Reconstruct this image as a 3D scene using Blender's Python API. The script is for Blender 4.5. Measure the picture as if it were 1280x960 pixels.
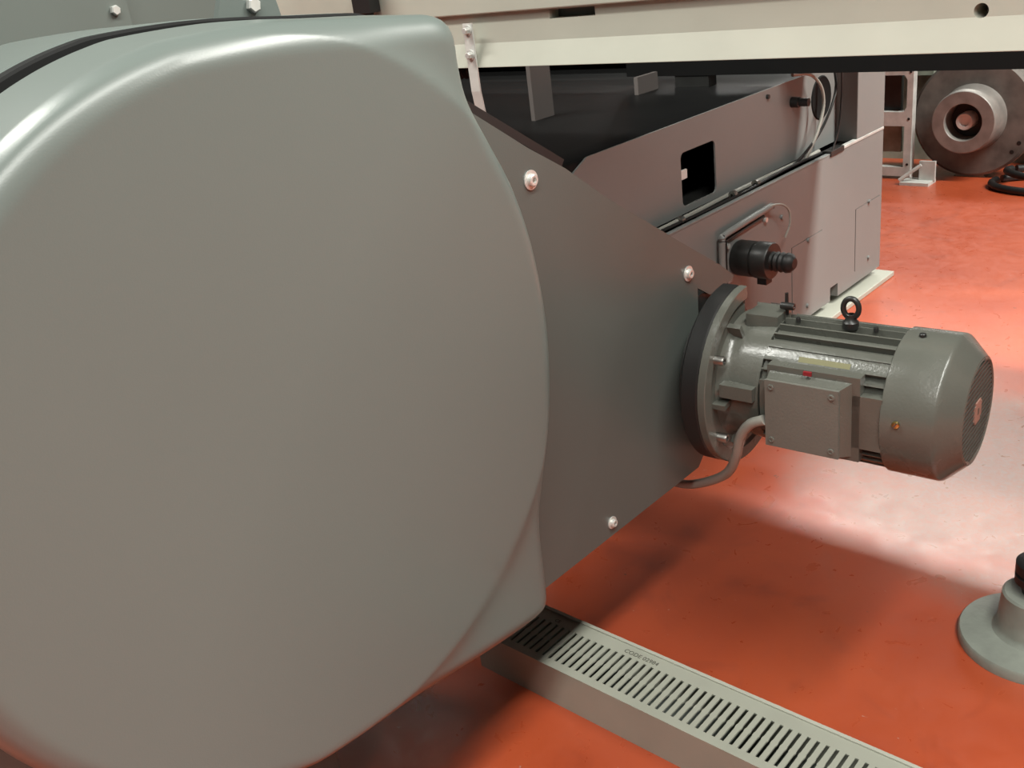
import bpy, bmesh, math, random
import numpy as np
from mathutils import Vector, Matrix

for o in list(bpy.data.objects):
    bpy.data.objects.remove(o)
SC = bpy.context.scene
COL = SC.collection
random.seed(7)

# ---------------------------------------------------------------- camera
CAM_H = 1.016
yaw, pit, rol = math.radians(44.742), math.radians(23.6655), math.radians(-7.6573)
fwd = Vector((-math.sin(yaw) * math.cos(pit), math.cos(yaw) * math.cos(pit), -math.sin(pit)))
rgt = Vector((math.cos(yaw), math.sin(yaw), 0))
upv = rgt.cross(fwd)
r2 = math.cos(rol) * rgt + math.sin(rol) * upv
u2 = r2.cross(fwd)
cd = bpy.data.cameras.new('camera')
cam = bpy.data.objects.new('camera', cd)
COL.objects.link(cam)
mw = Matrix((r2, u2, -fwd)).transposed().to_4x4()
mw.translation = Vector((0, 0, CAM_H))
cam.matrix_world = mw
cd.sensor_width = 36
cd.lens = 1227.93 / 1280 * 36
cd.clip_start = 0.02
SC.camera = cam

# ---------------------------------------------------------------- light
SC.view_settings.view_transform = 'Standard'
SC.view_settings.look = 'None'
SC.view_settings.gamma = 1
SC.view_settings.use_curve_mapping = False
SC.view_settings.exposure = -0.6
w = bpy.data.worlds.new('hall_ambient')
SC.world = w
w.use_nodes = True
w.node_tree.nodes['Background'].inputs[0].default_value = (1, 1, .94, 1)
w.node_tree.nodes['Background'].inputs[1].default_value = 0.035


def lamp(name, loc, sx, sy, power, col=(1, 1, .93)):
    d = bpy.data.lights.new(name, 'AREA')
    d.shape = 'RECTANGLE'
    d.size = sx
    d.size_y = sy
    d.energy = power
    d.color = col
    o = bpy.data.objects.new(name, d)
    COL.objects.link(o)
    o.location = loc
    return o


lamp('ceiling_tube', (1.00, -0.7, 3.7), 0.35, 5.0, 420)
lamp('ceiling_tube', (-2.0, 6.6, 4.0), 3.4, 0.35, 270)
lamp('ceiling_tube', (1.8, 3.0, 3.8), 3.0, 0.3, 640)
lamp('ceiling_tube', (-3.2, -0.2, 3.7), 3.0, 0.3, 330)


# ---------------------------------------------------------------- materials
def mat(name, col, rough=.5, metal=0., var=.08, vscale=6., bump=.0, bscale=200., spec=.5, rvar=.0, coat=0.):
    m = bpy.data.materials.new(name)
    m.use_nodes = True
    nt = m.node_tree
    b = nt.nodes['Principled BSDF']
    b.inputs['Metallic'].default_value = metal
    b.inputs['Roughness'].default_value = rough
    b.inputs['Specular IOR Level'].default_value = spec
    b.inputs['Coat Weight'].default_value = coat
    tc = nt.nodes.new('ShaderNodeTexCoord')
    n = nt.nodes.new('ShaderNodeTexNoise')
    n.inputs['Scale'].default_value = vscale
    n.inputs['Detail'].default_value = 6
    nt.links.new(tc.outputs['Object'], n.inputs['Vector'])
    r = nt.nodes.new('ShaderNodeValToRGB')
    c = Vector(col)
    r.color_ramp.elements[0].position = .3
    r.color_ramp.elements[1].position = .7
    r.color_ramp.elements[0].color = (*(c * (1 - var)), 1)
    r.color_ramp.elements[1].color = (*(c * (1 + var)), 1)
    nt.links.new(n.outputs['Fac'], r.inputs[0])
    nt.links.new(r.outputs[0], b.inputs['Base Color'])
    if rvar:
        mr = nt.nodes.new('ShaderNodeMapRange')
        mr.inputs[1].default_value = .3
        mr.inputs[2].default_value = .7
        mr.inputs[3].default_value = rough - rvar
        mr.inputs[4].default_value = rough + rvar
        nt.links.new(n.outputs['Fac'], mr.inputs[0])
        nt.links.new(mr.outputs[0], b.inputs['Roughness'])
    if bump:
        n2 = nt.nodes.new('ShaderNodeTexNoise')
        n2.inputs['Scale'].default_value = bscale
        nt.links.new(tc.outputs['Object'], n2.inputs['Vector'])
        bp = nt.nodes.new('ShaderNodeBump')
        bp.inputs['Strength'].default_value = bump
        bp.inputs['Distance'].default_value = .001
        nt.links.new(n2.outputs['Fac'], bp.inputs['Height'])
        nt.links.new(bp.outputs[0], b.inputs['Normal'])
    return m


M = {}
M['cover'] = mat('grey_cover_paint', (.116, .137, .127), .33, var=.03, vscale=3, bump=.06, bscale=700)
M['panel'] = mat('dark_grey_paint', (.090, .102, .094), .36, var=.04, vscale=5, bump=.1, bscale=900)
M['machine'] = mat('machine_grey_paint', (.225, .232, .225), .42, var=.04, vscale=4, bump=.08, bscale=800)
M['deck'] = mat('black_deck_sheet', (.008, .008, .008), .45, var=.1, spec=.22)
M['black'] = mat('black_rubber', (.012, .012, .012), .5, var=.2)
M['blacksteel'] = mat('blackened_steel', (.02, .02, .019), .38, var=.2, vscale=30)
M['motor'] = mat('motor_grey_enamel', (.108, .110, .095), .24, var=.06, vscale=18, bump=.25, bscale=260, rvar=.06)
M['motorlid'] = mat('motor_lid_enamel', (.150, .151, .132), .36, var=.05, vscale=20, bump=.3, bscale=300)
M['cream'] = mat('cream_paint', (.45, .45, .385), .4, var=.05, vscale=7, bump=.2, bscale=60)
M['duct'] = mat('duct_plastic', (.37, .375, .315), .42, var=.06, vscale=12)
M['zinc'] = mat('zinc_steel', (.66, .66, .63), .3, metal=.45, var=.08, vscale=60)
M['steel'] = mat('worn_steel', (.34, .33, .31), .4, metal=1., var=.2, vscale=30)
M['strap'] = mat('aluminium_strap', (.60, .60, .57), .42, metal=.1, var=.08, vscale=40)
M['brass'] = mat('brass', (.55, .42, .16), .35, metal=1., var=.2, vscale=90)
M['cable'] = mat('grey_cable_sheath', (.33, .325, .29), .45, var=.05)
M['greyplate'] = mat('green_grey_plate', (.115, .13, .118), .42, var=.06, vscale=5)
M['cast'] = mat('pale_cast_metal', (.55, .55, .52), .5, var=.15, vscale=25)
M['rust'] = mat('brown_cast_iron', (.16, .145, .13), .55, metal=.2, var=.35, vscale=14)
M['rustlight'] = mat('turned_iron', (.28, .26, .24), .48, metal=.3, var=.2, vscale=20)
M['white'] = mat('white_enamel', (.75, .75, .72), .4, var=.04)
M['foot'] = mat('foot_grey_enamel', (.26, .28, .245), .33, var=.1, vscale=40, bump=.3, bscale=150)
M['print'] = mat('dark_print', (.07, .07, .055), .6, var=.3, vscale=200)
M['red'] = mat('red_sticker', (.22, .015, .02), .5)
M['label'] = mat('yellowed_label', (.15, .14, .06), .5)
M['pinkplate'] = mat('dull_pink_plate', (.34, .20, .16), .5, var=.1)
M['pad'] = mat('dull_rose_grey', (.15, .13, .122), .5, var=.05)
M['grille'] = mat('dark_grille_enamel', (.07, .07, .062), .4, var=.1)
M['shade'] = mat('matt_black_paint', (.010, .010, .010), .75, var=.1, spec=.15)
M['wall'] = mat('pale_wall', (.75, .75, .7), .7, var=.05)
M['bench'] = mat('green_grey_bench', (.24, .26, .21), .6, var=.45, vscale=9)


def floor_mat():
    m = bpy.data.materials.new('red_floor_paint')
    m.use_nodes = True
    nt = m.node_tree
    N, L = nt.nodes.new, nt.links.new
    b = nt.nodes['Principled BSDF']
    tc = N('ShaderNodeTexCoord')

    def noise(s, d=6, dist=0.):
        n = N('ShaderNodeTexNoise')
        n.inputs['Scale'].default_value = s
        n.inputs['Detail'].default_value = d
        n.inputs['Distortion'].default_value = dist
        L(tc.outputs['Object'], n.inputs['Vector'])
        return n

    def ramp(src, a, bb, c0, c1):
        r = N('ShaderNodeValToRGB')
        r.color_ramp.elements[0].position = a
        r.color_ramp.elements[1].position = bb
        r.color_ramp.elements[0].color = c0
        r.color_ramp.elements[1].color = c1
        L(src, r.inputs[0])
        return r

    def mix(f, a, bb):
        x = N('ShaderNodeMix')
        x.data_type = 'RGBA'
        if hasattr(f, 'is_linked'):
            L(f, x.inputs[0])
        else:
            x.inputs[0].default_value = f
        L(a, x.inputs[6])
        if isinstance(bb, tuple):
            x.inputs[7].default_value = bb
        else:
            L(bb, x.inputs[7])
        return x.outputs[2]
    base = ramp(noise(3.2, 8, .6).outputs['Fac'], .3, .7, (.40, .062, .022, 1), (.50, .088, .030, 1)).outputs[0]
    # dark rubbed-in marks and small dots
    dots = ramp(noise(34, 3).outputs['Fac'], .735, .76, (0, 0, 0, 1), (.75, .75, .75, 1)).outputs[0]
    c = mix(dots, base, (.07, .035, .03, 1))
    sm = ramp(noise(7, 5, 1.5).outputs['Fac'], .55, .8, (0, 0, 0, 1), (.45, .45, .45, 1)).outputs[0]
    c = mix(sm, c, (.2, .035, .02, 1))
    # pale dusty wear
    dust = ramp(noise(90, 4, .3).outputs['Fac'], .72, .78, (0, 0, 0, 1), (.6, .6, .6, 1)).outputs[0]
    c = mix(dust, c, (.6, .5, .45, 1))
    # dusty wear patch that also paints pale lamp glare into the floor, ragged edge
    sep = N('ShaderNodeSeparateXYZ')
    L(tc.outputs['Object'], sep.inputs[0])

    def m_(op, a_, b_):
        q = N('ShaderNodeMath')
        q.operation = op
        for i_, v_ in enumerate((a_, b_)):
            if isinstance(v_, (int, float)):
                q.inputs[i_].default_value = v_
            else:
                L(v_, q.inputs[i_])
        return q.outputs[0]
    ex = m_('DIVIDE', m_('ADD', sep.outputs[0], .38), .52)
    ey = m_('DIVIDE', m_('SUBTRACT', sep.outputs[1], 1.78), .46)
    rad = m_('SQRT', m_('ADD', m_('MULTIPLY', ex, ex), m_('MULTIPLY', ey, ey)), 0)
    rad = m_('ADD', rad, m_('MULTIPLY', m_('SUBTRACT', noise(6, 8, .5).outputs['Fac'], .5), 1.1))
    wear_glare = ramp(rad, .55, 1.15, (.62, .62, .62, 1), (0, 0, 0, 1)).outputs[0]
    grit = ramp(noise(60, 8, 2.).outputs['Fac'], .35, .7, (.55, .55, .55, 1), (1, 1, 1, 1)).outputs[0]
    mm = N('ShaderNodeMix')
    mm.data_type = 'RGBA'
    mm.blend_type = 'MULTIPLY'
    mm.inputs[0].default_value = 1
    L(wear_glare, mm.inputs[6])
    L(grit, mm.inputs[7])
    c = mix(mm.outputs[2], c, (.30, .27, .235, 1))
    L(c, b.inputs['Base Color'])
    rr = N('ShaderNodeMapRange')
    rr.inputs[1].default_value = .3
    rr.inputs[2].default_value = .7
    rr.inputs[3].default_value = .26
    rr.inputs[4].default_value = .40
    L(noise(26, 10, 1.2).outputs['Fac'], rr.inputs[0])
    L(rr.outputs[0], b.inputs['Roughness'])
    b.inputs['Specular IOR Level'].default_value = .9
    b.inputs['Coat Weight'].default_value = .35
    b.inputs['Coat Roughness'].default_value = .34
    bp = N('ShaderNodeBump')
    bp.inputs['Strength'].default_value = .045
    bp.inputs['Distance'].default_value = .002
    L(noise(130, 8).outputs['Fac'], bp.inputs['Height'])
    L(bp.outputs[0], b.inputs['Normal'])
    return m


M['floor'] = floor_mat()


# ---------------------------------------------------------------- helpers
def obj(name, bm, m, parent=None, smooth=False, bevel=0., seg=2):
    if bevel:
        eds = [e for e in bm.edges if len(e.link_faces) == 2 and e.calc_face_angle(0) > .6]
        bmesh.ops.bevel(bm, geom=eds, offset=bevel, segments=seg, affect='EDGES', profile=.5)
    bmesh.ops.recalc_face_normals(bm, faces=bm.faces)
    me = bpy.data.meshes.new(name)
    bm.to_mesh(me)
    bm.free()
    me.materials.append(M[m])
    if smooth:
        me.polygons.foreach_set('use_smooth', [True] * len(me.polygons))
        if hasattr(me, 'set_sharp_from_angle'):
            me.set_sharp_from_angle(angle=math.radians(38))
    o = bpy.data.objects.new(name, me)
    COL.objects.link(o)
    if parent:
        o.parent = parent
    return o


def thing(name, label, cat, loc=(0, 0, 0), rotz=0., group=None):
    o = bpy.data.objects.new(name, None)
    o.empty_display_size = .05
    COL.objects.link(o)
    o.location = loc
    o.rotation_euler = (0, 0, rotz)
    tag(o, label, cat, group)
    return o


def tag(o, label, cat, group=None):
    o['label'] = label
    o['category'] = cat
    if group:
        o['group'] = group
    return o


def share(src, name, parent, loc=(0, 0, 0), rot=(0, 0, 0)):
    c = bpy.data.objects.new(name, src.data)
    COL.objects.link(c)
    c.parent = parent
    c.location = loc
    c.rotation_euler = rot
    return c


def add_box(bm, x0, x1, y0, y1, z0, z1):
    vs = [bm.verts.new((x, y, z)) for x in (x0, x1) for y in (y0, y1) for z in (z0, z1)]
    for f in ((0, 1, 3, 2), (4, 6, 7, 5), (0, 4, 5, 1), (2, 3, 7, 6), (0, 2, 6, 4), (1, 5, 7, 3)):
        bm.faces.new([vs[i] for i in f])
    return vs


def box(x0, x1, y0, y1, z0, z1):
    bm = bmesh.new()
    add_box(bm, x0, x1, y0, y1, z0, z1)
    return bm


AX = {'x': (Vector((0, 1, 0)), Vector((0, 0, 1)), Vector((1, 0, 0))),
      'y': (Vector((0, 0, 1)), Vector((1, 0, 0)), Vector((0, 1, 0))),
      'z': (Vector((1, 0, 0)), Vector((0, 1, 0)), Vector((0, 0, 1)))}


def add_lathe(bm, prof, axis='x', c=(0, 0, 0), n=48, a0=0.):
    """prof: list of (position along axis, radius)."""
    u, v, wv = AX[axis]
    c = Vector(c)
    rings = []
    for p, r in prof:
        if r < 1e-6:
            rings.append([bm.verts.new(c + wv * p)])
        else:
            rings.append([bm.verts.new(c + wv * p + (u * math.cos(a0 + 2 * math.pi * k / n) + v * math.sin(a0 + 2 * math.pi * k / n)) * r) for k in range(n)])
    for A, B in zip(rings, rings[1:]):
        for k in range(n):
            q = [A[k % len(A)], A[(k + 1) % len(A)], B[(k + 1) % len(B)], B[k % len(B)]]
            q = list(dict.fromkeys(q))
            if len(q) > 2:
                bm.faces.new(q)
    return bm


def lathe(prof, axis='x', c=(0, 0, 0), n=48, a0=0.):
    return add_lathe(bmesh.new(), prof, axis, c, n, a0)


def cyl(p0, p1, r, axis='x', c=(0, 0, 0), n=32, ch=0.):
    if ch:
        return lathe([(p0, 0), (p0, r - ch), (p0 + ch, r), (p1 - ch, r), (p1, r - ch), (p1, 0)], axis, c, n)
    return lathe([(p0, 0), (p0, r), (p1, r), (p1, 0)], axis, c, n)


def add_prism(bm, poly, axis, p0, p1):
    """poly in the (u,v) plane of the axis; x -> (y,z), y -> (z,x), z -> (x,y)."""
    u, v, wv = AX[axis]
    A = [bm.verts.new(u * a + v * b + wv * p0) for a, b in poly]
    B = [bm.verts.new(u * a + v * b + wv * p1) for a, b in poly]
    n = len(poly)
    bm.faces.new(A)
    bm.faces.new(B[::-1])
    for k in range(n):
        bm.faces.new((A[k], A[(k + 1) % n], B[(k + 1) % n], B[k]))
    return bm


def prism(poly, axis, p0, p1):
    return add_prism(bmesh.new(), poly, axis, p0, p1)


def smooth_path(pts, sub=8):
    pts = [Vector(p) for p in pts]
    out = []
    n = len(pts)
    for i in range(n - 1):
        p0, p1, p2, p3 = pts[max(i - 1, 0)], pts[i], pts[i + 1], pts[min(i + 2, n - 1)]
        for k in range(sub):
            t = k / sub
            out.append(.5 * ((2 * p1) + (-p0 + p2) * t + (2 * p0 - 5 * p1 + 4 * p2 - p3) * t * t + (-p0 + 3 * p1 - 3 * p2 + p3) * t ** 3))
    out.append(pts[-1])
    return out


def tube(pts, r, n=12, sub=8):
    P = smooth_path(pts, sub) if sub else [Vector(p) for p in pts]
    bm = bmesh.new()
    rings = []
    ref = Vector((.13, .21, .97))
    for i, p in enumerate(P):
        t = (P[min(i + 1, len(P) - 1)] - P[max(i - 1, 0)]).normalized()
        a = t.cross(ref)
        if a.length < .1:
            a = t.cross(Vector((1, 0, 0)))
        a.normalize()
        b = t.cross(a)
        rings.append([bm.verts.new(p + (a * math.cos(2 * math.pi * k / n) + b * math.sin(2 * math.pi * k / n)) * r) for k in range(n)])
    for A, B in zip(rings, rings[1:]):
        for k in range(n):
            bm.faces.new((A[k], A[(k + 1) % n], B[(k + 1) % n], B[k]))
    bm.faces.new(rings[0])
    bm.faces.new(rings[-1][::-1])
    return bm


def rrect(a0, a1, b0, b1, r, n=5):
    out = []
    for ca, cb, s in ((a1 - r, b1 - r, 0), (a0 + r, b1 - r, 90), (a0 + r, b0 + r, 180), (a1 - r, b0 + r, 270)):
        for k in range(n + 1):
            t = math.radians(s + 90 * k / n)
            out.append((ca + r * math.cos(t), cb + r * math.sin(t)))
    return out


def cut(o, bms):
    """real holes: boolean difference, applied."""
    for bm in bms:
        bmesh.ops.recalc_face_normals(bm, faces=bm.faces)
        me = bpy.data.meshes.new('cutter')
        bm.to_mesh(me)
        bm.free()
        c = bpy.data.objects.new('cutter', me)
        COL.objects.link(c)
        c.parent = o.parent
        md = o.modifiers.new('cut', 'BOOLEAN')
        md.operation = 'DIFFERENCE'
        md.object = c
        md.solver = 'EXACT'
        bpy.context.view_layer.update()
        dg = bpy.context.evaluated_depsgraph_get()
        new = bpy.data.meshes.new_from_object(o.evaluated_get(dg))
        o.modifiers.remove(md)
        old = o.data
        o.data = new
        bpy.data.meshes.remove(old)
        bpy.data.objects.remove(c)
        bpy.data.meshes.remove(me)
    return o


def bolt(parent, name, loc, axis, sgn, r, h, mname='zinc', washer=0., hexa=True, socket=False):
    """small fastener standing along +-axis from loc; washer is a child."""
    if socket:
        prof = [(0, 0), (0, r), (sgn * h * .85, r), (sgn * h, r * .85), (sgn * h, r * .5), (sgn * h * .4, r * .45), (sgn * h * .4, 0)]
        bm = lathe(prof, axis, (0, 0, 0), 16)
    else:
        prof = [(0, 0), (0, r), (sgn * h * .8, r), (sgn * h, r * .8), (sgn * h, 0)]
        bm = lathe(prof, axis, (0, 0, 0), 6 if hexa else 16, .3)
    o = obj(name, bm, mname, parent, smooth=not hexa)
    o.location = loc
    if washer:
        obj('washer', lathe([(0, 0), (0, washer), (sgn * h * .22, washer), (sgn * h * .22, 0)], axis, (0, 0, 0), 24), mname, o)
    return o


# ================================================================ setting
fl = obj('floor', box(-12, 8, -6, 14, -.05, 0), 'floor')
fl['kind'] = 'structure'
wb = obj('wall_back', box(-12, 8, 9.2, 9.35, 0, 4.6), 'wall')
wb['kind'] = 'structure'

def emit_mat(name, col, strength):
    m = bpy.data.materials.new(name)
    m.use_nodes = True
    b = m.node_tree.nodes['Principled BSDF']
    b.inputs['Base Color'].default_value = (.8, .8, .8, 1)
    b.inputs['Emission Color'].default_value = (*col, 1)
    b.inputs['Emission Strength'].default_value = strength
    return m


M['daylight'] = emit_mat('daylit_glass', (1, .99, .95), 9.0)
for wi, wx in enumerate((-2.15, -3.75, -5.35)):  # unseen glowing windows, added to light the back of the hall
    wn = bpy.data.objects.new('window_%d' % (wi + 1), None)
    COL.objects.link(wn)
    wn.location = (wx, 9.2, 1.15)
    wn['kind'] = 'structure'
    for k in range(3):
        obj('window_pane', box(-.62 + .42 * k, -.22 + .42 * k, -.012, -.004, .03, 1.42), 'daylight', wn)
    wf = bmesh.new()
    add_box(wf, -.66, .66, -.03, 0, -.03, .03)
    add_box(wf, -.66, .66, -.03, 0, 1.42, 1.48)
    for k in range(4):
        add_box(wf, -.66 + .42 * k, -.62 + .42 * k, -.03, 0, .03, 1.42)
    obj('window_frame', wf, 'white', wn)

# ================================================================ big round guard
CY, CZ, R = .405, .676, .319
FX, FIL = -.633, .025
BX, BFIL = -.643, .022
SEAM = -.735


def guard_outline(grow):
    """closed outline in (y, z): round body with an upper and a lower square tab on its right."""
    P = [(.440, .9830), (.49, .9800), (.54, .975), (.600, .9695), (.624, .9665), (.635, .961), (.639, .950),
         (.639, .928), (.642, .897), (.655, .864), (.683, .805), (.700, .743), (.7075, .665), (.702, .595), (.687, .525),
         (.674, .474), (.667, .445), (.6645, .41), (.664, .362), (.662, .338), (.655, .329), (.632, .327), (.590, .3305), (.545, .336), (.49, .345), (.431, .3545)]
    for k in range(1, 40):
        t = math.radians(-98 - k * (360 - 98 - 92) / 40)
        rr = .308 + .012 * max(0, 1 - k / 9.) ** 2
        P.append((CY + rr * math.cos(t), CZ + rr * math.sin(t)))
    n = len(P)
    out = []
    for i in range(n):
        p0, p1, p2, p3 = [np.array(P[(i + j) % n]) for j in (-1, 0, 1, 2)]
        L_ = np.linalg.norm(p2 - p1)
        m = max(3, int(L_ / .0035))
        for k in range(m):
            t = k / m
            # centripetal-like cardinal spline with short tangents on uneven spacing
            d0 = (p2 - p0) * L_ / (np.linalg.norm(p1 - p0) + L_)
            d1 = (p3 - p1) * L_ / (np.linalg.norm(p3 - p2) + L_)
            out.append((2 * t ** 3 - 3 * t * t + 1) * p1 + (t ** 3 - 2 * t * t + t) * d0 + (-2 * t ** 3 + 3 * t * t) * p2 + (t ** 3 - t * t) * d1)
    Q = np.array(out)
    T = np.roll(Q, -1, 0) - np.roll(Q, 1, 0)
    T /= np.linalg.norm(T, axis=1)[:, None]
    return Q + grow * np.c_[-T[:, 1], T[:, 0]]


GO = guard_outline(.0072)


def dist_in(y, z):
    A = GO
    B = np.roll(GO, -1, 0)
    p = np.stack([y, z], -1)[:, None, :]
    ab = B - A
    t = np.clip(((p - A) * ab).sum(-1) / (ab * ab).sum(-1), 0, 1)
    q = A + t[..., None] * ab
    return np.sqrt(((p - q) ** 2).sum(-1).min(1))


def fil(d, r):
    dd = np.clip(d, 0, r)
    return r - np.sqrt(np.maximum(r * r - (r - dd) ** 2, 0))


def guard_shell():
    n = len(GO)
    s = np.concatenate([np.linspace(0, .7, 9)[1:], .7 + .3 * (1 - (1 - np.linspace(0, 1, 36)[1:]) ** 2.0)])
    bm = bmesh.new()
    ctr = bm.verts.new((FX, CY, CZ))
    prev = None
    for t in s:
        y, z = CY + (GO[:, 0] - CY) * t, CZ + (GO[:, 1] - CZ) * t
        d = dist_in(y, z) if t < 1 else np.zeros(n)
        outd = np.maximum(np.hypot(y - CY, z - CZ) - .309, 0)
        x = FX - fil(d, FIL) - .0075 * np.tanh(outd / .022)
        ring = [bm.verts.new((x[k], y[k], z[k])) for k in range(n)]
        for k in range(n):
            if prev is None:
                bm.faces.new((ctr, ring[k], ring[(k + 1) % n]))
            else:
                bm.faces.new((prev[k], ring[k], ring[(k + 1) % n], prev[(k + 1) % n]))
        prev = ring
    for xx, g in ((-.690, .001), (SEAM + .004, .003), (SEAM, -.001), (SEAM, -.03)):
        G = guard_outline(.0072 + g)
        ring = [bm.verts.new((xx, G[k][0], G[k][1])) for k in range(n)]
        for k in range(n):
            bm.faces.new((prev[k], ring[k], ring[(k + 1) % n], prev[(k + 1) % n]))
        prev = ring
    bm.faces.new(prev)
    return bm


def guard_band(x0, x1, g, rnd=.004):
    bm = bmesh.new()
    rings = []
    for xx, gg in ((x0, -rnd), (x0 - rnd, 0), (x1, 0)):
        rings.append([bm.verts.new((xx, p[0], p[1])) for p in guard_outline(.0072 + g + gg)])
    n = len(rings[0])
    for A, B in zip(rings, rings[1:]):
        for k in range(n):
            bm.faces.new((A[k], A[(k + 1) % n], B[(k + 1) % n], B[k]))
    bm.faces.new(rings[0])
    bm.faces.new(rings[-1][::-1])
    return bm


gd = thing('wheel_guard', 'large grey rounded sheet-metal guard filling the left side', 'machine guard')
obj('front_shell', guard_shell(), 'cover', gd, smooth=True)
o = obj('sealing_gasket', guard_band(SEAM - .018, SEAM - .0345, .0062, .002), 'shade', gd, smooth=True)  # matt black band set in the gap between the shells
o['label'] = 'black seam between the two guard shells'
obj('rear_shell', guard_band(SEAM - .034, -.905, .007), 'cover', gd, smooth=True)
# hinge bracket with hex bolt on the seam
hb = bmesh.new()
add_prism(hb, [(.478, .985), (.546, .985), (.540, 1.02), (.530, 1.05), (.504, 1.05), (.492, 1.015)], 'x', -.768, -.761)
hk = obj('hinge_bracket', hb, 'cover', gd, bevel=.002)
bolt(hk, 'hex_bolt', (-.761, .518, 1.000), 'x', 1, .0066, .005, washer=.0)
# hidden column that carries the guard and the flat plate standing behind it
pd = bmesh.new()
add_box(pd, -1.165, -.905, .12, .50, 0, .90)
obj('support_column', pd, 'panel', gd)
bp_ = thing('rear_cover_plate', 'flat green-grey plate standing behind the guard at upper left', 'cover plate')
obj('plate', box(-1.30, -1.18, -.1, .63, .0, 1.4), 'greyplate', bp_)
obj('side_plate', box(-1.30, -1.20, .632, .80, .45, 1.4), 'greyplate', bp_)
bolt(bp_, 'hex_bolt', (-1.18, .612, 1.008), 'x', 1, .006, .006)

# ================================================================ side panel + gear case
PX = -.694
top = [(.66, .899), (.6811, .8854), (.7704, .8261), (.8264, .792), (.8984, .7396), (1.042, .6457), (1.137, .5847), (1.174, .5576)]
def guard_edge(zs, gap):
    rt = GO[GO[:, 0] > .6]
    rt = rt[np.argsort(rt[:, 1])]
    return [(float(np.interp(zz, rt[:, 1], rt[:, 0])) + gap, float(zz)) for zz in zs]


ge = guard_edge(np.linspace(.880, .365, 24), .028)
ge = [p for p in ge]
top[0:2] = [(ge[0][0], .8995 - (ge[0][0] - .66) * .64)]
pan = ge[1:] + [(ge[-1][0], .306), (1.058, .303), (1.072, .316), (1.078, .5702), (1.1072, .5513), (1.1196, .5483), (1.1675, .5539)] + top[::-1]
sp = thing('gear_case', 'dark grey sloping side panel between the round guard and motor', 'gear case')
pnl = obj('side_panel', prism(pan, 'x', PX - .004, PX), 'panel', sp, bevel=.0012)
case = ge[2:] + [(ge[-1][0], .330), (1.04, .330), (1.04, .630), (.83, .770)]
obj('case_body', prism(case, 'x', -1.11, PX - .004), 'blacksteel', sp)
obj('case_tail', box(-1.11, -.865, 1.041, 1.235, .305, .45), 'blacksteel', sp)  # hidden box added to deepen the shade under the case
obj('gear_drum', cyl(-1.05, -.699, .108, 'x', (0, 1.0962, .4476), 48), 'blacksteel', sp, smooth=True)  # mostly hidden; carried back as an occluder to shade the floor
lipb = [(.668, .8945), (.8264, .793), (.832, .800), (.668, .906)]
o = obj('top_seal_strip', prism(lipb, 'x', PX - .030, PX - .0045), 'black', sp)
o['label'] = 'black edge strip along the sloping top'
for y, z, r in ((.7684, .7929, .0105), (1.0566, .5975, .0105), (.8493, .3238, .0085)):
    bolt(sp, 'button_bolt', (PX, y, z), 'x', 1, r * .62, .006, washer=r, hexa=False, socket=True)

# ================================================================ motor
MO = Vector((-.6337, 1.0999, .4476))
mt = thing('electric_motor', 'grey finned electric motor sticking out from the gear case', 'motor', MO, .0615)
rng = o = obj('spacer_ring', lathe([(-.037, 0), (-.037, .122), (-.034, .125), (-.0135, .125), (-.012, .1235), (-.012, 0)], 'x', n=96), 'black', mt, smooth=True)
o['label'] = 'thick black ring behind the flange'
obj('gear_neck', cyl(-.052, -.0372, .098, n=64), 'blacksteel', mt, smooth=True)
flg = obj('mounting_flange', lathe([(-.0118, 0), (-.0118, .1235), (-.0105, .125), (-.001, .125), (0, .124), (0, .108), (-.004, .104), (-.004, 0)], 'x', n=96), 'motor', mt, smooth=True)
cut(flg, [box(-.1, .05, .004, .2, .0, .2)])
cut(rng, [box(-.1, .05, .004, .2, .0, .2)])
obj('bell_housing', lathe([(-.004, .088), (.002, .082), (.012, .079), (.046, .083), (.053, .083), (.053, .05)], 'x', n=64), 'motor', mt, smooth=True)
# ribs of the bell
for a in (-28, 28, 152, 208, 95, 265):
    t = math.radians(a)
    b = bmesh.new()
    add_prism(b, [(-.0035, .074), (.0035, .074), (.0035, .098), (-.0035, .098)], 'x', -.004, .014)
    rb = obj('bell_rib', b, 'motor', mt, bevel=.001)
    rb.rotation_euler = (t, 0, 0)
# lugs: top lug block and side lug towards the camera
obj('bell_lug', box(.008, .052, -.018, .026, .070, .0945), 'motor', mt, bevel=.003)
obj('bell_lug', box(.004, .050, -.092, -.070, .004, .022), 'motor', mt, bevel=.002)
obj('bell_lug', box(.004, .050, .068, .090, -.012, .012), 'motor', mt, bevel=.002)
for a in (148.5, 211.5, 38, 322):
    t = math.radians(a)
    bolt(mt, 'flange_bolt', (-.004, .107 * math.cos(t), .107 * math.sin(t)), 'x', 1, .0065, .017, 'steel', hexa=False, socket=True)
# grease valve on the top lug
vb = bmesh.new()
add_lathe(vb, [(.048, 0), (.048, .0048), (.064, .0048), (.066, .0042), (.066, .002), (.060, 0)], 'x', (0, .004, .103), 16)
add_lathe(vb, [(.088, .003), (.118, .0022), (.118, 0)], 'z', (.052, .012, 0), 12)
obj('grease_valve', vb, 'blacksteel', mt, smooth=True)
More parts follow.
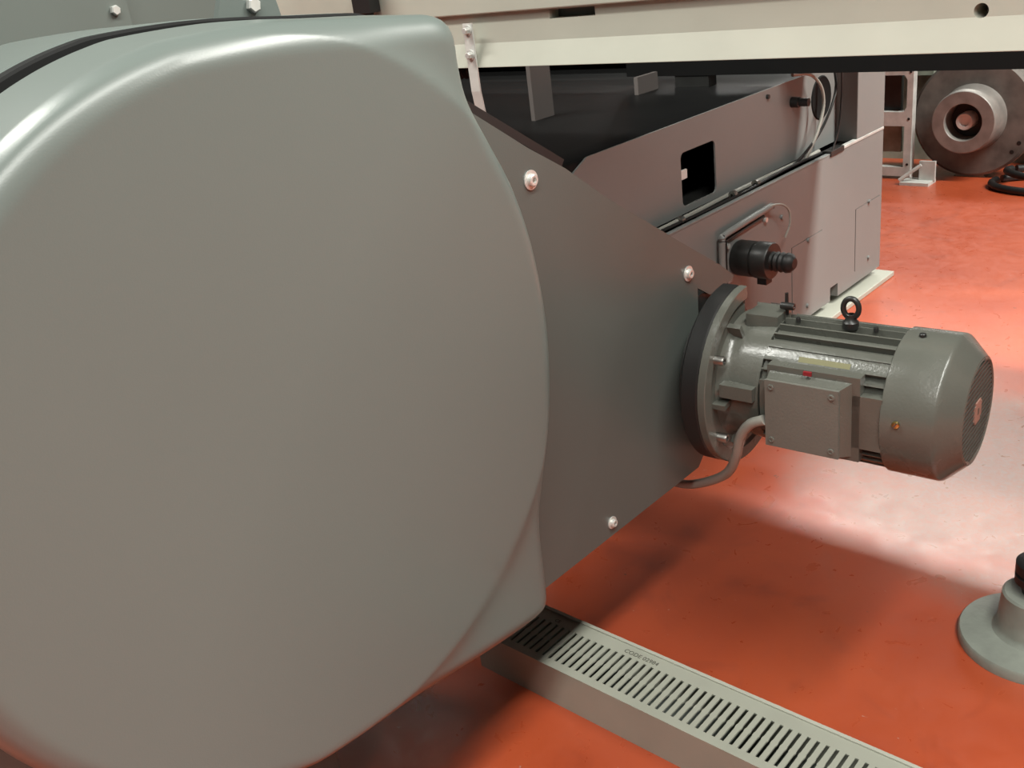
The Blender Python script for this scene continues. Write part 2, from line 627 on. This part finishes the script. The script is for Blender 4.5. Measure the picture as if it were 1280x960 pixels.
# stator frame and cooling fins
FR0, FR1 = .054, .215
obj('stator_frame', cyl(FR0, FR1, .0792, n=72), 'motor', mt, smooth=True)
fin_src = None
fins = []
for z in (-.070, -.058, -.047, .047, .058, .070):
    fins.append((z, 1))
ang = [math.degrees(math.asin(z / .088)) for z, _ in fins]
fin_ang = [180 - a for a in ang] + ang + [66, 78, 90, 102, 114] + [250, 260, 270, 280, 290]
fin_bm = prism([(.074, -.0016), (.0885, -.0012), (.0885, .0012), (.074, .0016)], 'x', FR0 + .002, FR1)
for a in fin_ang:
    if fin_src is None:
        f = fin_src = obj('cooling_fin', fin_bm, 'motor', mt)
    else:
        f = share(fin_src, 'cooling_fin', mt)
    f.rotation_euler = (math.radians(a), 0, 0)
# smooth upper casing shoulders between the fin groups
for a0, a1 in ((121, 139), (41, 59), (221, 239), (301, 319)):
    arc_o = [(.087 * math.cos(math.radians(a0 + (a1 - a0) * k / 6)), .087 * math.sin(math.radians(a0 + (a1 - a0) * k / 6))) for k in range(7)]
    arc_i = [(.076 * math.cos(math.radians(a0 + (a1 - a0) * k / 6)), .076 * math.sin(math.radians(a0 + (a1 - a0) * k / 6))) for k in range(7)]
    obj('casing_pad', prism(arc_o + arc_i[::-1], 'x', FR0 + .001, FR1), 'motor', mt)
lb = obj('rating_label', prism([(.0874 * math.cos(math.radians(t)), .0874 * math.sin(math.radians(t))) for t in (139, 137, 135, 133)] + [(.0869 * math.cos(math.radians(t)), .0869 * math.sin(math.radians(t))) for t in (133, 135, 137, 139)], 'x', .100, .165), 'label', mt)
lb['label'] = 'yellowed rating label'
# mounting block of the terminal box
obj('casing_boss', box(.058, .212, -.086, -.05, -.034, .036), 'motor', mt, bevel=.002)
tbm = bmesh.new()
lo_ = [tbm.verts.new(p) for p in ((.0725, -.086, -.047), (.1765, -.086, -.047), (.1765, -.086, .0515), (.0725, -.086, .0515))]
hi_ = [tbm.verts.new(p) for p in ((.0735, -.099, -.0445), (.1665, -.099, -.0445), (.1665, -.099, .0455), (.0735, -.099, .0455))]
tbm.faces.new(lo_)
tbm.faces.new(hi_[::-1])
for k in range(4):
    tbm.faces.new((lo_[k], lo_[(k + 1) % 4], hi_[(k + 1) % 4], hi_[k]))
tb = obj('terminal_box', tbm, 'motor', mt, bevel=.0012)
obj('box_flange', box(.069, .186, -.086, -.070, -.053, .059), 'motor', tb, bevel=.002)
ld = obj('box_lid', box(.073, .167, -.1035, -.099, -.0450, .0460), 'motorlid', mt, bevel=.0012)
for x, z in ((.081, .037), (.158, .037), (.081, -.036), (.158, -.036)):
    s = bolt(ld, 'lid_screw', (x, -.1035, z), 'y', -1, .004, .0016, 'motorlid', hexa=False, socket=True)
st = obj('red_paint_mark', box(.118, .128, -.092, -.0885, .0545, .0595), 'red', mt)
# eyebolt
eb = bmesh.new()
add_lathe(eb, [(.086, .010), (.094, .010), (.096, .008), (.100, .006), (.104, .006)], 'z', (.1415, 0, 0), 20)
n1, n2 = 28, 10
rings = []
for i in range(n1):
    t = 2 * math.pi * i / n1
    c = Vector((.1415 + .0098 * math.sin(t), 0, .1120 + .0125 * math.cos(t)))
    d = Vector((math.sin(t), 0, math.cos(t)))
    rings.append([eb.verts.new(c + (d * math.cos(2 * math.pi * k / n2) + Vector((0, 1, 0)) * math.sin(2 * math.pi * k / n2)) * .0036) for k in range(n2)])
for i in range(n1):
    A, B = rings[i], rings[(i + 1) % n1]
    for k in range(n2):
        eb.faces.new((A[k], A[(k + 1) % n2], B[(k + 1) % n2], B[k]))
obj('lifting_eyebolt', eb, 'blacksteel', mt, smooth=True)
# fan cowl
SC0, SC1, SC2 = .2105, .2733, .2964
RC, RG = .0913, .0667
obj('fan_cowl', lathe([(SC0, .080), (SC0, RC - .001), (SC0 + .001, RC), (SC1 - .004, RC), (SC1 - .001, RC - .001), (SC1 + .002, RC - .0035), (SC2 - .002, RG + .002), (SC2, RG), (SC2, RG - .0035), (SC2 - .004, RG - .0045), (SC2 - .012, RG - .005), (SC2 - .012, 0)], 'x', n=72), 'motor', mt, smooth=True)
o = obj('fan_shadow_disc', cyl(SC2 - .0115, SC2 - .0105, RG - .006, n=48), 'black', mt)  # black disc paints the shade behind the grille bars
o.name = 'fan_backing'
z = -.0564
while z < .0565:
    hw = math.sqrt(max((RG - .004) ** 2 - z * z, 0))
    obj('grille_bar', box(SC2 - .006, SC2 - .0005, -hw, hw, z - .0015, z + .0015), 'grille', mt)
    z += .0066
obj('grille_rim', lathe([(SC2 - .006, RG - .0045), (SC2 - .0005, RG - .005), (SC2 + .0008, RG - .0025), (SC2 - .0005, RG)], 'x', n=64), 'motor', mt, smooth=True)
hp = obj('hub_plate', prism([(-.013, -.010), (-.009, -.010), (-.009, -.014), (.009, -.014), (.009, -.010), (.013, -.010), (.013, .010), (.009, .010), (.009, .014), (-.009, .014), (-.009, .010), (-.013, .010)], 'x', SC2 - .003, SC2 + .0006), 'pinkplate', mt)
hp['label'] = 'small pinkish plate in the middle of the grille'
obj('hub_mark', box(SC2 + .0006, SC2 + .0010, -.002, .002, -.004, .004), 'print', hp)
sc = bolt(mt, 'cowl_screw', (.2305, -.0912, .0108), 'y', -1, .0045, .003, 'brass', hexa=False)
obj('screw_slot', box(-.0007, .0007, -.0034, -.0029, -.0042, .0042), 'print', sc).rotation_euler = (0, math.radians(35), 0)
bolt(mt, 'cowl_screw', (.232, -.01, .0908), 'z', 1, .004, .004, 'blacksteel', hexa=False)
bolt(mt, 'cowl_screw', (.075, -.005, .087), 'z', 1, .003, .006, 'blacksteel', hexa=False)
bolt(mt, 'cowl_screw', (.175, -.005, .087), 'z', 1, .003, .006, 'blacksteel', hexa=False)

cb = obj('power_cable', tube([(-.557, 1.0044, .4357), (-.5776, 1.005, .4247), (-.5953, 1.010, .4007), (-.6105, 1.022, .3607), (-.6345, 1.040, .3206), (-.6748, 1.062, .2848), (-.728, 1.085, .2506), (-.77, 1.10, .235), (-.85, 1.10, .225)], .0068, 14), 'cable', smooth=True)
tag(cb, 'pale grey cable curving from the motor terminal box under the gear case', 'cable')

# ================================================================ cable duct
DZ = .068
dt = thing('cable_duct', 'pale grey slotted cable duct running along the floor below the guard', 'cable duct', (-.949, .859, 0))
DX0, DX1 = 0., 1.12
Y0, Y1 = .8067 - .859, .912 - .859
SY0, SY1 = .8205 - .859, .886 - .859
db = bmesh.new()
add_box(db, DX0, DX1, Y0, Y0 + .0025, 0, DZ - .0023)    # front wall
add_box(db, DX0, DX1, Y1 - .0042, Y1, 0, DZ - .0005)    # rear wall
add_box(db, DX0, DX1, Y0 + .0025, Y1 - .0025, 0, .002)  # bottom
obj('duct_walls', db, 'duct', dt)
obj('end_cap', box(DX0, DX0 + .002, Y0 + .0025, Y1 - .0042, .002, DZ - .0023), 'duct', dt)
obj('front_rail', box(DX0, DX1, Y0, SY0, DZ - .0022, DZ), 'duct', dt)
rr_ = obj('rear_rail', box(DX0, DX1, SY1, Y1 - .0043, DZ - .0022, DZ), 'duct', dt)
pitch = .0125
sw = .0050
xs = -.9368 * .948 + .949
xs = xs - pitch * math.floor(xs / pitch)
ym = SY0 + (SY1 - SY0) * .5
fw = pitch - sw
fpoly = [(-fw / 2, SY0), (fw / 2, SY0), (fw / 2, ym - .004), (fw / 2 + .0007, ym - .002), (fw / 2 + .0007, ym + .002), (fw / 2, ym + .004), (fw / 2, SY1),
         (-fw / 2, SY1), (-fw / 2, ym + .004), (-fw / 2 - .0007, ym + .002), (-fw / 2 - .0007, ym - .002), (-fw / 2, ym - .004)]
src = None
x = xs + pitch / 2
while x < DX1:
    if src is None:
        src = obj('duct_finger', prism(fpoly, 'z', DZ - .0022, DZ), 'duct', dt)
        src.location = (x, 0, 0)
    else:
        share(src, 'duct_finger', dt, (x, 0, 0))
    x += pitch
obj('rear_lip', box(DX0, DX1, Y1 - .0042, Y1 + .0012, DZ - .0005, DZ + .0022), 'cream', dt)
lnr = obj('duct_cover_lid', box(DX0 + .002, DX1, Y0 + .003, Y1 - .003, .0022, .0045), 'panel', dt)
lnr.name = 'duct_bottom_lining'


def text(parent, body, loc, size, rotz=0., mname='print'):
    cu = bpy.data.curves.new('print', 'FONT')
    cu.body = body
    cu.size = size
    cu.extrude = .00012
    to = bpy.data.objects.new('tmp', cu)
    COL.objects.link(to)
    bpy.context.view_layer.update()
    me = bpy.data.meshes.new_from_object(to.evaluated_get(bpy.context.evaluated_depsgraph_get()))
    bpy.data.objects.remove(to)
    me.materials.clear()
    me.materials.append(M[mname])
    o = bpy.data.objects.new('printed_code', me)
    COL.objects.link(o)
    o.parent = parent
    o.location = loc
    o.rotation_euler = (0, 0, rotz)
    return o


text(rr_, 'CE', (.088, .0325, DZ + .0002), .0085)
text(rr_, 'CODE 02984', (.219, .0325, DZ + .0002), .0105)

# ================================================================ levelling foot
ft = thing('levelling_foot', 'round grey levelling foot standing on the red floor at right', 'machine foot', (-.294, 1.30, 0))
obj('base_disc', lathe([(0, 0), (0, .100), (.013, .100), (.0165, .0975), (.0225, .056), (.0235, .050)], 'z', n=72), 'foot', ft, smooth=True)
obj('collar', lathe([(.021, .057), (.026, .0515), (.032, .0495), (.085, .0450), (.088, .042), (.088, .0)], 'z', n=56), 'foot', ft, smooth=True)
obj('threaded_stud', lathe([(.088, .020)] + [(.09 + .004 * k + (0 if k % 2 else .002), .0215 if k % 2 else .0195) for k in range(186)] + [(.836, 0.)], 'z', n=24), 'blacksteel', ft, smooth=True)
obj('lock_ring', lathe([(.104, .020), (.104, .028), (.107, .031), (.118, .031), (.120, .028), (.122, .028), (.124, .031), (.138, .031), (.141, .027), (.141, .020)], 'z', n=40), 'black', ft, smooth=True)

# ================================================================ cream beam
bt = thing('cream_beam', 'long cream painted steel beam crossing the top of the view', 'beam', (0, 1.28, .839))
by = 1.28
bt_off = Vector((0, -1.28, -.839))


def off(bm):
    bmesh.ops.translate(bm, verts=bm.verts, vec=bt_off)
    return bm


low = obj('lower_channel', off(prism([(1.262, .839), (1.276, .877), (1.277, .930), (1.335, .930), (1.335, .839)], 'x', -1.36, 1.0)), 'cream', bt, bevel=.001)
sl = bmesh.new()
add_box(sl, -1.072, -.981, 1.2, 1.325, .909, .9222)
hc = lathe([(1.2, 0), (1.2, .0085), (1.32, .0085), (1.32, 0)], 'y', (-.4154, 0, .884), 24)
cut(low, [off(sl), off(hc)])
o = obj('slot_backing', off(box(-1.075, -.978, 1.3, 1.324, .906, .925)), 'greyplate', bt)
obj('upper_channel', off(box(-2.9, 1.0, 1.268, 1.36, .9245, 1.16)), 'cream', bt, bevel=.002)
# ribbed hose end under the beam's left end
hs = bmesh.new()
for k in range(5):
    add_lathe(hs, [(-1.345 + .014 * k, .0), (-1.345 + .014 * k, .010), (-1.338 + .014 * k, .014), (-1.331 + .014 * k, .010), (-1.331 + .014 * k, 0)], 'x', (0, 1.30, .829), 16)
obj('ribbed_sleeve', off(hs), 'shade', bt, smooth=True)
stp = thing('hanger_strap', 'bright metal strap bolted to the cream beam beside the guard', 'strap', (-1.236, 1.2615, .76))
sb = bmesh.new()
pts = [(1.268 - 1.268, .912 - .76), (.0, .84 - .76), (.0005, .80 - .76), (.006, .76 - .76), (.010, .62 - .76)]
wd = .0105
prev = None
for i, (yy, zz) in enumerate(pts):
    cx = -.0040 + .0022 * 0
    cur = [sb.verts.new((cx - wd, yy, zz)), sb.verts.new((cx + wd, yy, zz)), sb.verts.new((cx + wd, yy - .003, zz)), sb.verts.new((cx - wd, yy - .003, zz))]
    if prev:
        for k in range(4):
            sb.faces.new((prev[k], prev[(k + 1) % 4], cur[(k + 1) % 4], cur[k]))
    else:
        sb.faces.new(cur)
    prev = cur
sb.faces.new(prev[::-1])
obj('strap_bar', sb, 'strap', stp)
for zz in (.9005, .8607):
    bolt(stp, 'hex_bolt', (-.0035, -.003, zz - .76), 'y', -1, .0062, .010, washer=.0085)

# dark cross rail resting on the far machine deck
dr = thing('cross_rail', 'dark horizontal rail seen just below the cream beam', 'rail', (-.2, 2.3, .667))
obj('rail_body', box(-1.43, 2.2, -.063, -.02, 0, .16), 'deck', dr, bevel=.004)
obj('rail_upper_box', box(-2.55, 2.2, -.045, .12, .16, 2.13), 'shade', dr)  # unseen above the beam; height added to block the back lamp
for xx in (-1.28, 1.9):
    obj('rail_foot', box(xx, xx + .10, -.06, -.022, -.029 if xx < 0 else -.667, 0), 'blacksteel', dr)

# black connector hanging before the beam
cn = thing('black_connector', 'small black cable connector hanging above the guard top edge', 'connector', (-1.475, 1.25, .94))
obj('connector_body', box(-.030, .018, -.012, .012, .003, .07), 'black', cn, bevel=.006, seg=3)
obj('strain_relief', lathe([(-.008, 0), (-.008, .009), (.004, .013), (.004, 0)], 'z', (-.006, 0, 0), 20), 'black', cn, smooth=True)
obj('lead_wire', tube([(-.006, 0, -.004), (-.002, 0, -.02), (.004, .0, -.05)], .003, 8), 'strap', cn, smooth=True)

# ================================================================ far machine
fm = thing('machine_bed', 'long grey machine bed receding behind the motor', 'machine', (-1.5, 2.1, 0))
fo = Vector((1.5, -2.1, 0))


def fobj(name, bm, m, bevel=0., smooth=False, parent=None):
    bmesh.ops.translate(bm, verts=bm.verts, vec=fo)
    return obj(name, bm, m, parent or fm, bevel=bevel, smooth=smooth)


FXP = -1.13
UX = -1.19
lowp = fobj('lower_side_panel', box(-1.17, FXP, 1.15, 2.735, .035, .436), 'machine', bevel=.0015)
cut(lowp, [(lambda b: (bmesh.ops.translate(b, verts=b.verts, vec=fo), b)[1])(b) for b in (
    box(-1.15, -1.10, 2.408, 2.455, .034, .074),
    box(-1.1335, -1.10, 2.189, 2.1935, .060, .252),
    box(-1.1335, -1.10, 2.5605, 2.565, .072, .252),
    box(-1.1315, -1.10, 2.194, 2.36, .2505, .2525),
    box(-1.1315, -1.10, 2.565, 2.72, .2505, .2525))])
fobj('bed_core', box(-2.75, -1.171, 1.36, 2.70, .0, .436), 'blacksteel')
fobj('ledge_lip', box(-1.142, FXP + .001, 1.15, 2.41, .436, .4405), 'machine', bevel=.0012)
fobj('ledge_lip', box(-1.142, FXP + .002, 2.475, 2.733, .436, .4435), 'cast', bevel=.0012)
fobj('ledge_clip', box(-1.15, FXP + .004, 2.40, 2.478, .432, .447), 'blacksteel', bevel=.002)
base = fobj('base_strip', box(-1.175, -1.098, 1.9, 2.765, 0.0, .014), 'cream', bevel=.002)
# trough floor and its cables
fobj('trough_floor', box(-1.195, -1.143, 1.15, 2.56, .405, .436), 'blacksteel')
tcab = fobj('trough_cable', tube([(-1.168, 1.3, .441), (-1.163, 1.7, .442), (-1.172, 2.0, .441), (-1.163, 2.3, .443), (-1.165, 2.41, .444)], .0055, 8), 'cable', smooth=True)
fobj('trough_cable', tube([(-1.152, 1.3, .440), (-1.155, 1.6, .442), (-1.15, 1.95, .440), (-1.157, 2.2, .443), (-1.153, 2.4, .442)], .004, 8), 'black', smooth=True)
for yy in (1.745, 1.965, 2.07):
    fobj('cable_clip', lathe([(-.006, .003), (-.006, .0095), (.006, .0095), (.006, .003)], 'y', (-1.158, yy, .4435), 14), 'steel', smooth=True)
# upper side panel with window and round hole
up = [(1.30, .438), (2.56, .438), (2.56, .640), (1.486, .637), (1.444, .618), (1.30, .44)]
upp = fobj('upper_side_panel', prism(up, 'x', UX - .004, UX), 'machine')
win = prism(rrect(1.806, 1.948, .4535, .572, .014), 'x', -1.3, -1.1)
bmesh.ops.translate(win, verts=win.verts, vec=fo)
cut(upp, [win])
bl = prism([(1.30, .438), (1.425, .605), (1.30, .63)], 'x', UX - .006, UX - .001)
fobj('panel_gusset', bl, 'machine')
# rounded deck
dk = [(-1.194, .628), (-1.197, .634), (-1.205, .637), (-1.26, .6375), (-2.75, .6375), (-2.75, .62), (-1.25, .615), (-1.194, .60)]
dpoly = [(z_, x_) for x_, z_ in dk]
fobj('deck', prism(dpoly, 'y', 1.38, 2.70), 'deck', smooth=True)
fobj('deck_stop', box(-2.75, -1.2, 2.60, 2.62, .6375, .72), 'shade')  # dark strip added to hide the lit gap under the rail
fobj('interior_wall', box(-1.45, -1.42, 1.38, 2.70, .436, .615), 'deck')
fobj('white_tag', box(-1.199, -1.1945, 1.800, 1.836, .512, .532), 'white')  # small white block just inside the panel opening
# end cabinet
endc = fobj('end_cabinet', box(-1.60, FXP + .0005, 2.562, 2.735, .436, .66), 'machine', bevel=.002)
# upright rose-grey plates on the deck
for i, (y0, y1, zt, x0) in enumerate(((1.800, 1.872, .93, -1.60), (2.135, 2.225, .681, -1.535), (2.325, 2.39, .665, -1.52))):
    fobj('deck_pad', box(x0, x0 + .012, y0, y1, .6375, zt), 'pad')
# oval cable hole with grommet
fobj('cable_hole_grommet', lathe([(UX - .003, 0), (UX + .0012, .0), (UX + .0012, .050), (UX + .003, .053), (UX + .0005, .056), (UX - .002, .056)], 'x', (0, 2.474, .568), 36), 'shade', smooth=True)
# small connector on the upper panel
k1 = fobj('panel_connector', lathe([(UX, 0), (UX, .013), (UX + .02, .013), (UX + .022, .010), (UX + .045, .010), (UX + .045, 0)], 'x', (0, 2.315, .586), 18), 'black', smooth=True)
fobj('panel_screw', lathe([(UX, 0), (UX, .006), (UX + .006, .005), (UX + .006, 0)], 'x', (0, 2.19, .622), 10), 'blacksteel')
# wires drooping past the hole
for pts, r, mm in (
        ([(-1.16, 2.26, .66), (-1.165, 2.36, .645), (-1.155, 2.40, .61), (-1.15, 2.405, .56), (-1.15, 2.37, .50), (-1.155, 2.33, .455), (-1.16, 2.32, .44)], .0042, 'cable'),
        ([(-1.15, 2.455, .66), (-1.14, 2.455, .60), (-1.14, 2.42, .545), (-1.15, 2.37, .49), (-1.16, 2.28, .447), (-1.165, 2.2, .443)], .0036, 'blacksteel'),
        ([(-1.125, 2.452, .66), (-1.125, 2.455, .58), (-1.125, 2.44, .50), (-1.13, 2.415, .445)], .0028, 'blacksteel')):
    fobj('drooping_wire', tube(pts, r, 8), mm, smooth=True)
# plug on its plate, conduit frame, bolts
pp = fobj('plug_plate', prism(rrect(1.853, 2.062, .262, .375, .012), 'x', FXP, FXP + .006), 'machine', bevel=.001)
fobj('conduit', tube([(-1.118, 1.842, .26), (-1.118, 1.842, .36), (-1.118, 1.846, .374), (-1.118, 1.862, .383), (-1.118, 2.05, .3925), (-1.118, 2.068, .39)], .008, 10, 4), 'machine', smooth=True)
fobj('conduit', tube([(-1.12, 1.86, .26), (-1.12, 1.86, .35), (-1.12, 1.864, .362), (-1.12, 1.88, .368), (-1.12, 2.035, .376)], .004, 8, 4), 'blacksteel', smooth=True)
for yy, zz in ((1.872, .352), (2.045, .365)):
    fobj('plate_bolt', lathe([(FXP + .006, 0), (FXP + .006, .007), (FXP + .013, .006), (FXP + .013, 0)], 'x', (0, yy, zz), 12), 'zinc', smooth=True)
pc = (0, 1.918, .312)
plug = fobj('plug_body', lathe([(FXP + .006, 0), (FXP + .006, .038), (FXP + .012, .041), (FXP + .052, .041), (FXP + .054, .037), (FXP + .058, .037), (FXP + .060, .042), (FXP + .092, .042), (FXP + .095, .040), (FXP + .095, 0)], 'x', pc, 36), 'blacksteel', smooth=True)
obj('plug_gland', lathe([(FXP + .095 + 1.5, .0), (FXP + .095 + 1.5, .022)] + [(FXP + .1 + .006 * k + 1.5, .023 if k % 2 else .020) for k in range(6)] + [(FXP + .14 + 1.5, .021), (FXP + .148 + 1.5, .012), (FXP + .148 + 1.5, 0)], 'x', (0, 1.918 - 2.1, .312), 24), 'black', plug, smooth=True)
obj('plug_latch', box(FXP + .062 + 1.5, FXP + .085 + 1.5, 1.905 - 2.1, 1.931 - 2.1, .258, .275), 'black', plug, bevel=.003)
fobj('thin_wire', tube([(-1.115, 2.05, .396), (-1.105, 2.09, .392), (-1.10, 2.12, .37), (-1.10, 2.125, .335), (-1.105, 2.11, .305)], .0026, 8), 'cable', smooth=True)
for yy, zz in ((2.279, .247), (2.647, .252), (2.651, .087), (2.274, .070), (2.14, .345)):
    fobj('access_screw', lathe([(FXP, 0), (FXP, .006), (FXP + .005, .005), (FXP + .005, 0)], 'x', (0, yy, zz), 12), 'machine', smooth=True)

# ================================================================ background parts
# pale cast frame
cf = thing('cast_frame', 'pale cast metal frame with two openings standing at the back', 'frame', (-1.56, 3.86, 0))
fb = obj('frame_plate', box(-.30, .075, 0, .035, .012, .44), 'cast', cf, bevel=.003)
OC = [(-.27, .262), (.040, .262), (.052, .280), (.052, .382), (.040, .400), (-.27, .400)]
cut(fb, [prism([(z_, x_) for x_, z_ in OC], 'y', -.05, .1), box(-.27, .046, -.05, .1, .048, .208)])
for xx, zz in ((.064, .412), (.062, .236), (.062, .06)):
    obj('screw_hole', cyl(-.001, .002, .005, 'y', (xx, 0, zz), 12), 'black', cf)
obj('frame_foot', box(.055, .075, .002, .033, 0, .012), 'cast', cf)
obj('frame_foot', box(-.28, -.24, .002, .033, 0, .012), 'cast', cf)
obj('inner_block', box(-.28, .02, .036, .06, .10, .22), 'bench', cf)
obj('inner_block', box(-.28, .015, .036, .06, .25, .41), 'blacksteel', cf)
# big iron wheel leaning against the bench
wh = thing('iron_wheel', 'big brown cast-iron wheel with deep hub at the back right', 'wheel', (-1.29, 3.95, .0), math.radians(-1))
WR, WZ = .224, .228
WC = (0, 0, WZ)
obj('wheel_disc', lathe([(.055, 0), (.055, WR), (-.0, WR), (-.008, WR - .01), (-.008, .125), (-.012, .12), (-.012, 0)], 'y', WC, 72), 'rust', wh, smooth=True)
obj('hub', lathe([(-.01, .125), (-.04, .120), (-.100, .116), (-.105, .112), (-.105, .070), (-.103, .068), (-.03, .066), (-.03, .0)], 'y', WC, 56), 'rustlight', wh, smooth=True)
o = obj('hub_bore', cyl(-.034, -.0305, .065, 'y', WC, 40), 'black', wh)
o['label'] = 'dark inside of the hub'
obj('axle_end', lathe([(-.03, .032), (-.085, .032), (-.090, .029), (-.090, .018), (-.082, .016), (-.082, 0)], 'y', (0, 0, WZ), 28), 'white', wh, smooth=True)
for a in (-40, -28):
    t = math.radians(a)
    obj('bolt_hole', cyl(-.0085, -.0075, .008, 'y', (.195 * math.cos(t), 0, WZ + .195 * math.sin(t)), 12), 'black', wh)
obj('wheel_cradle', prism([(.0, -.06), (.0, .06), (.012, .05), (.012, -.05)], 'y', -.0, .055), 'bench', wh)
# pale bracket on the floor
br = thing('angle_bracket', 'small pale angle bracket lying between frame and iron wheel', 'bracket', (-1.44, 3.80, 0))
obj('bracket_base', box(-.05, .06, -.03, .05, 0, .012), 'cast', br)
obj('bracket_upright', box(.005, .065, .02, .032, .012, .085), 'cast', br)
obj('bracket_brace', tube([(-.055, -.02, .018), (.02, .0, .075)], .007, 8, 0), 'cast', br)
# low bench and white crate
bn = thing('low_machine_base', 'dirty green-grey machine casting behind the iron wheel', 'machine')
obj('casting_body', box(-2.6, -1.10, 4.20, 4.7, 0, .48), 'bench', bn, bevel=.01)
obj('casting_top', box(-1.75, -1.15, 4.20, 4.7, .48, .62), 'cast', bn, bevel=.01)
obj('casting_valve', lathe([(0, 0), (0, .03), (.05, .03), (.06, .015), (.06, 0)], 'z', (-1.56, 4.14, .40), 20), 'steel', bn, smooth=True)
obj('casting_bracket', box(-1.62, -1.5, 4.10, 4.199, .36, .40), 'bench', bn)
wc = thing('white_box', 'white enamelled box at the far right behind the hoses', 'box')
obj('box_body', box(-1.05, -.35, 4.09, 4.7, .02, .75), 'white', wc, bevel=.008)
obj('box_plinth', box(-1.03, -.37, 4.10, 4.68, 0, .02), 'blacksteel', wc)
for j, (cx, cy, rx, ry, zz, lab) in enumerate((
        (-.985, 3.84, .185, .12, .0145, 'lower thick black hose coiled on the floor beside the iron wheel'),
        (-.955, 3.86, .170, .11, .047, 'upper thick black hose resting on the coil beside the iron wheel'))):
    ring = [(cx + rx * math.cos(t), cy + ry * math.sin(t), zz + .012 * math.sin(t * 2 + j) * j + (.02 * j * (math.cos(t) + 1))) for t in np.linspace(2.9, 2.9 + 2 * math.pi * .97, 22)]
    h = obj('black_hose', tube(ring, .0135, 12, 4), 'black', smooth=True)
    tag(h, lab, 'hose', 'coiled hoses at the back')
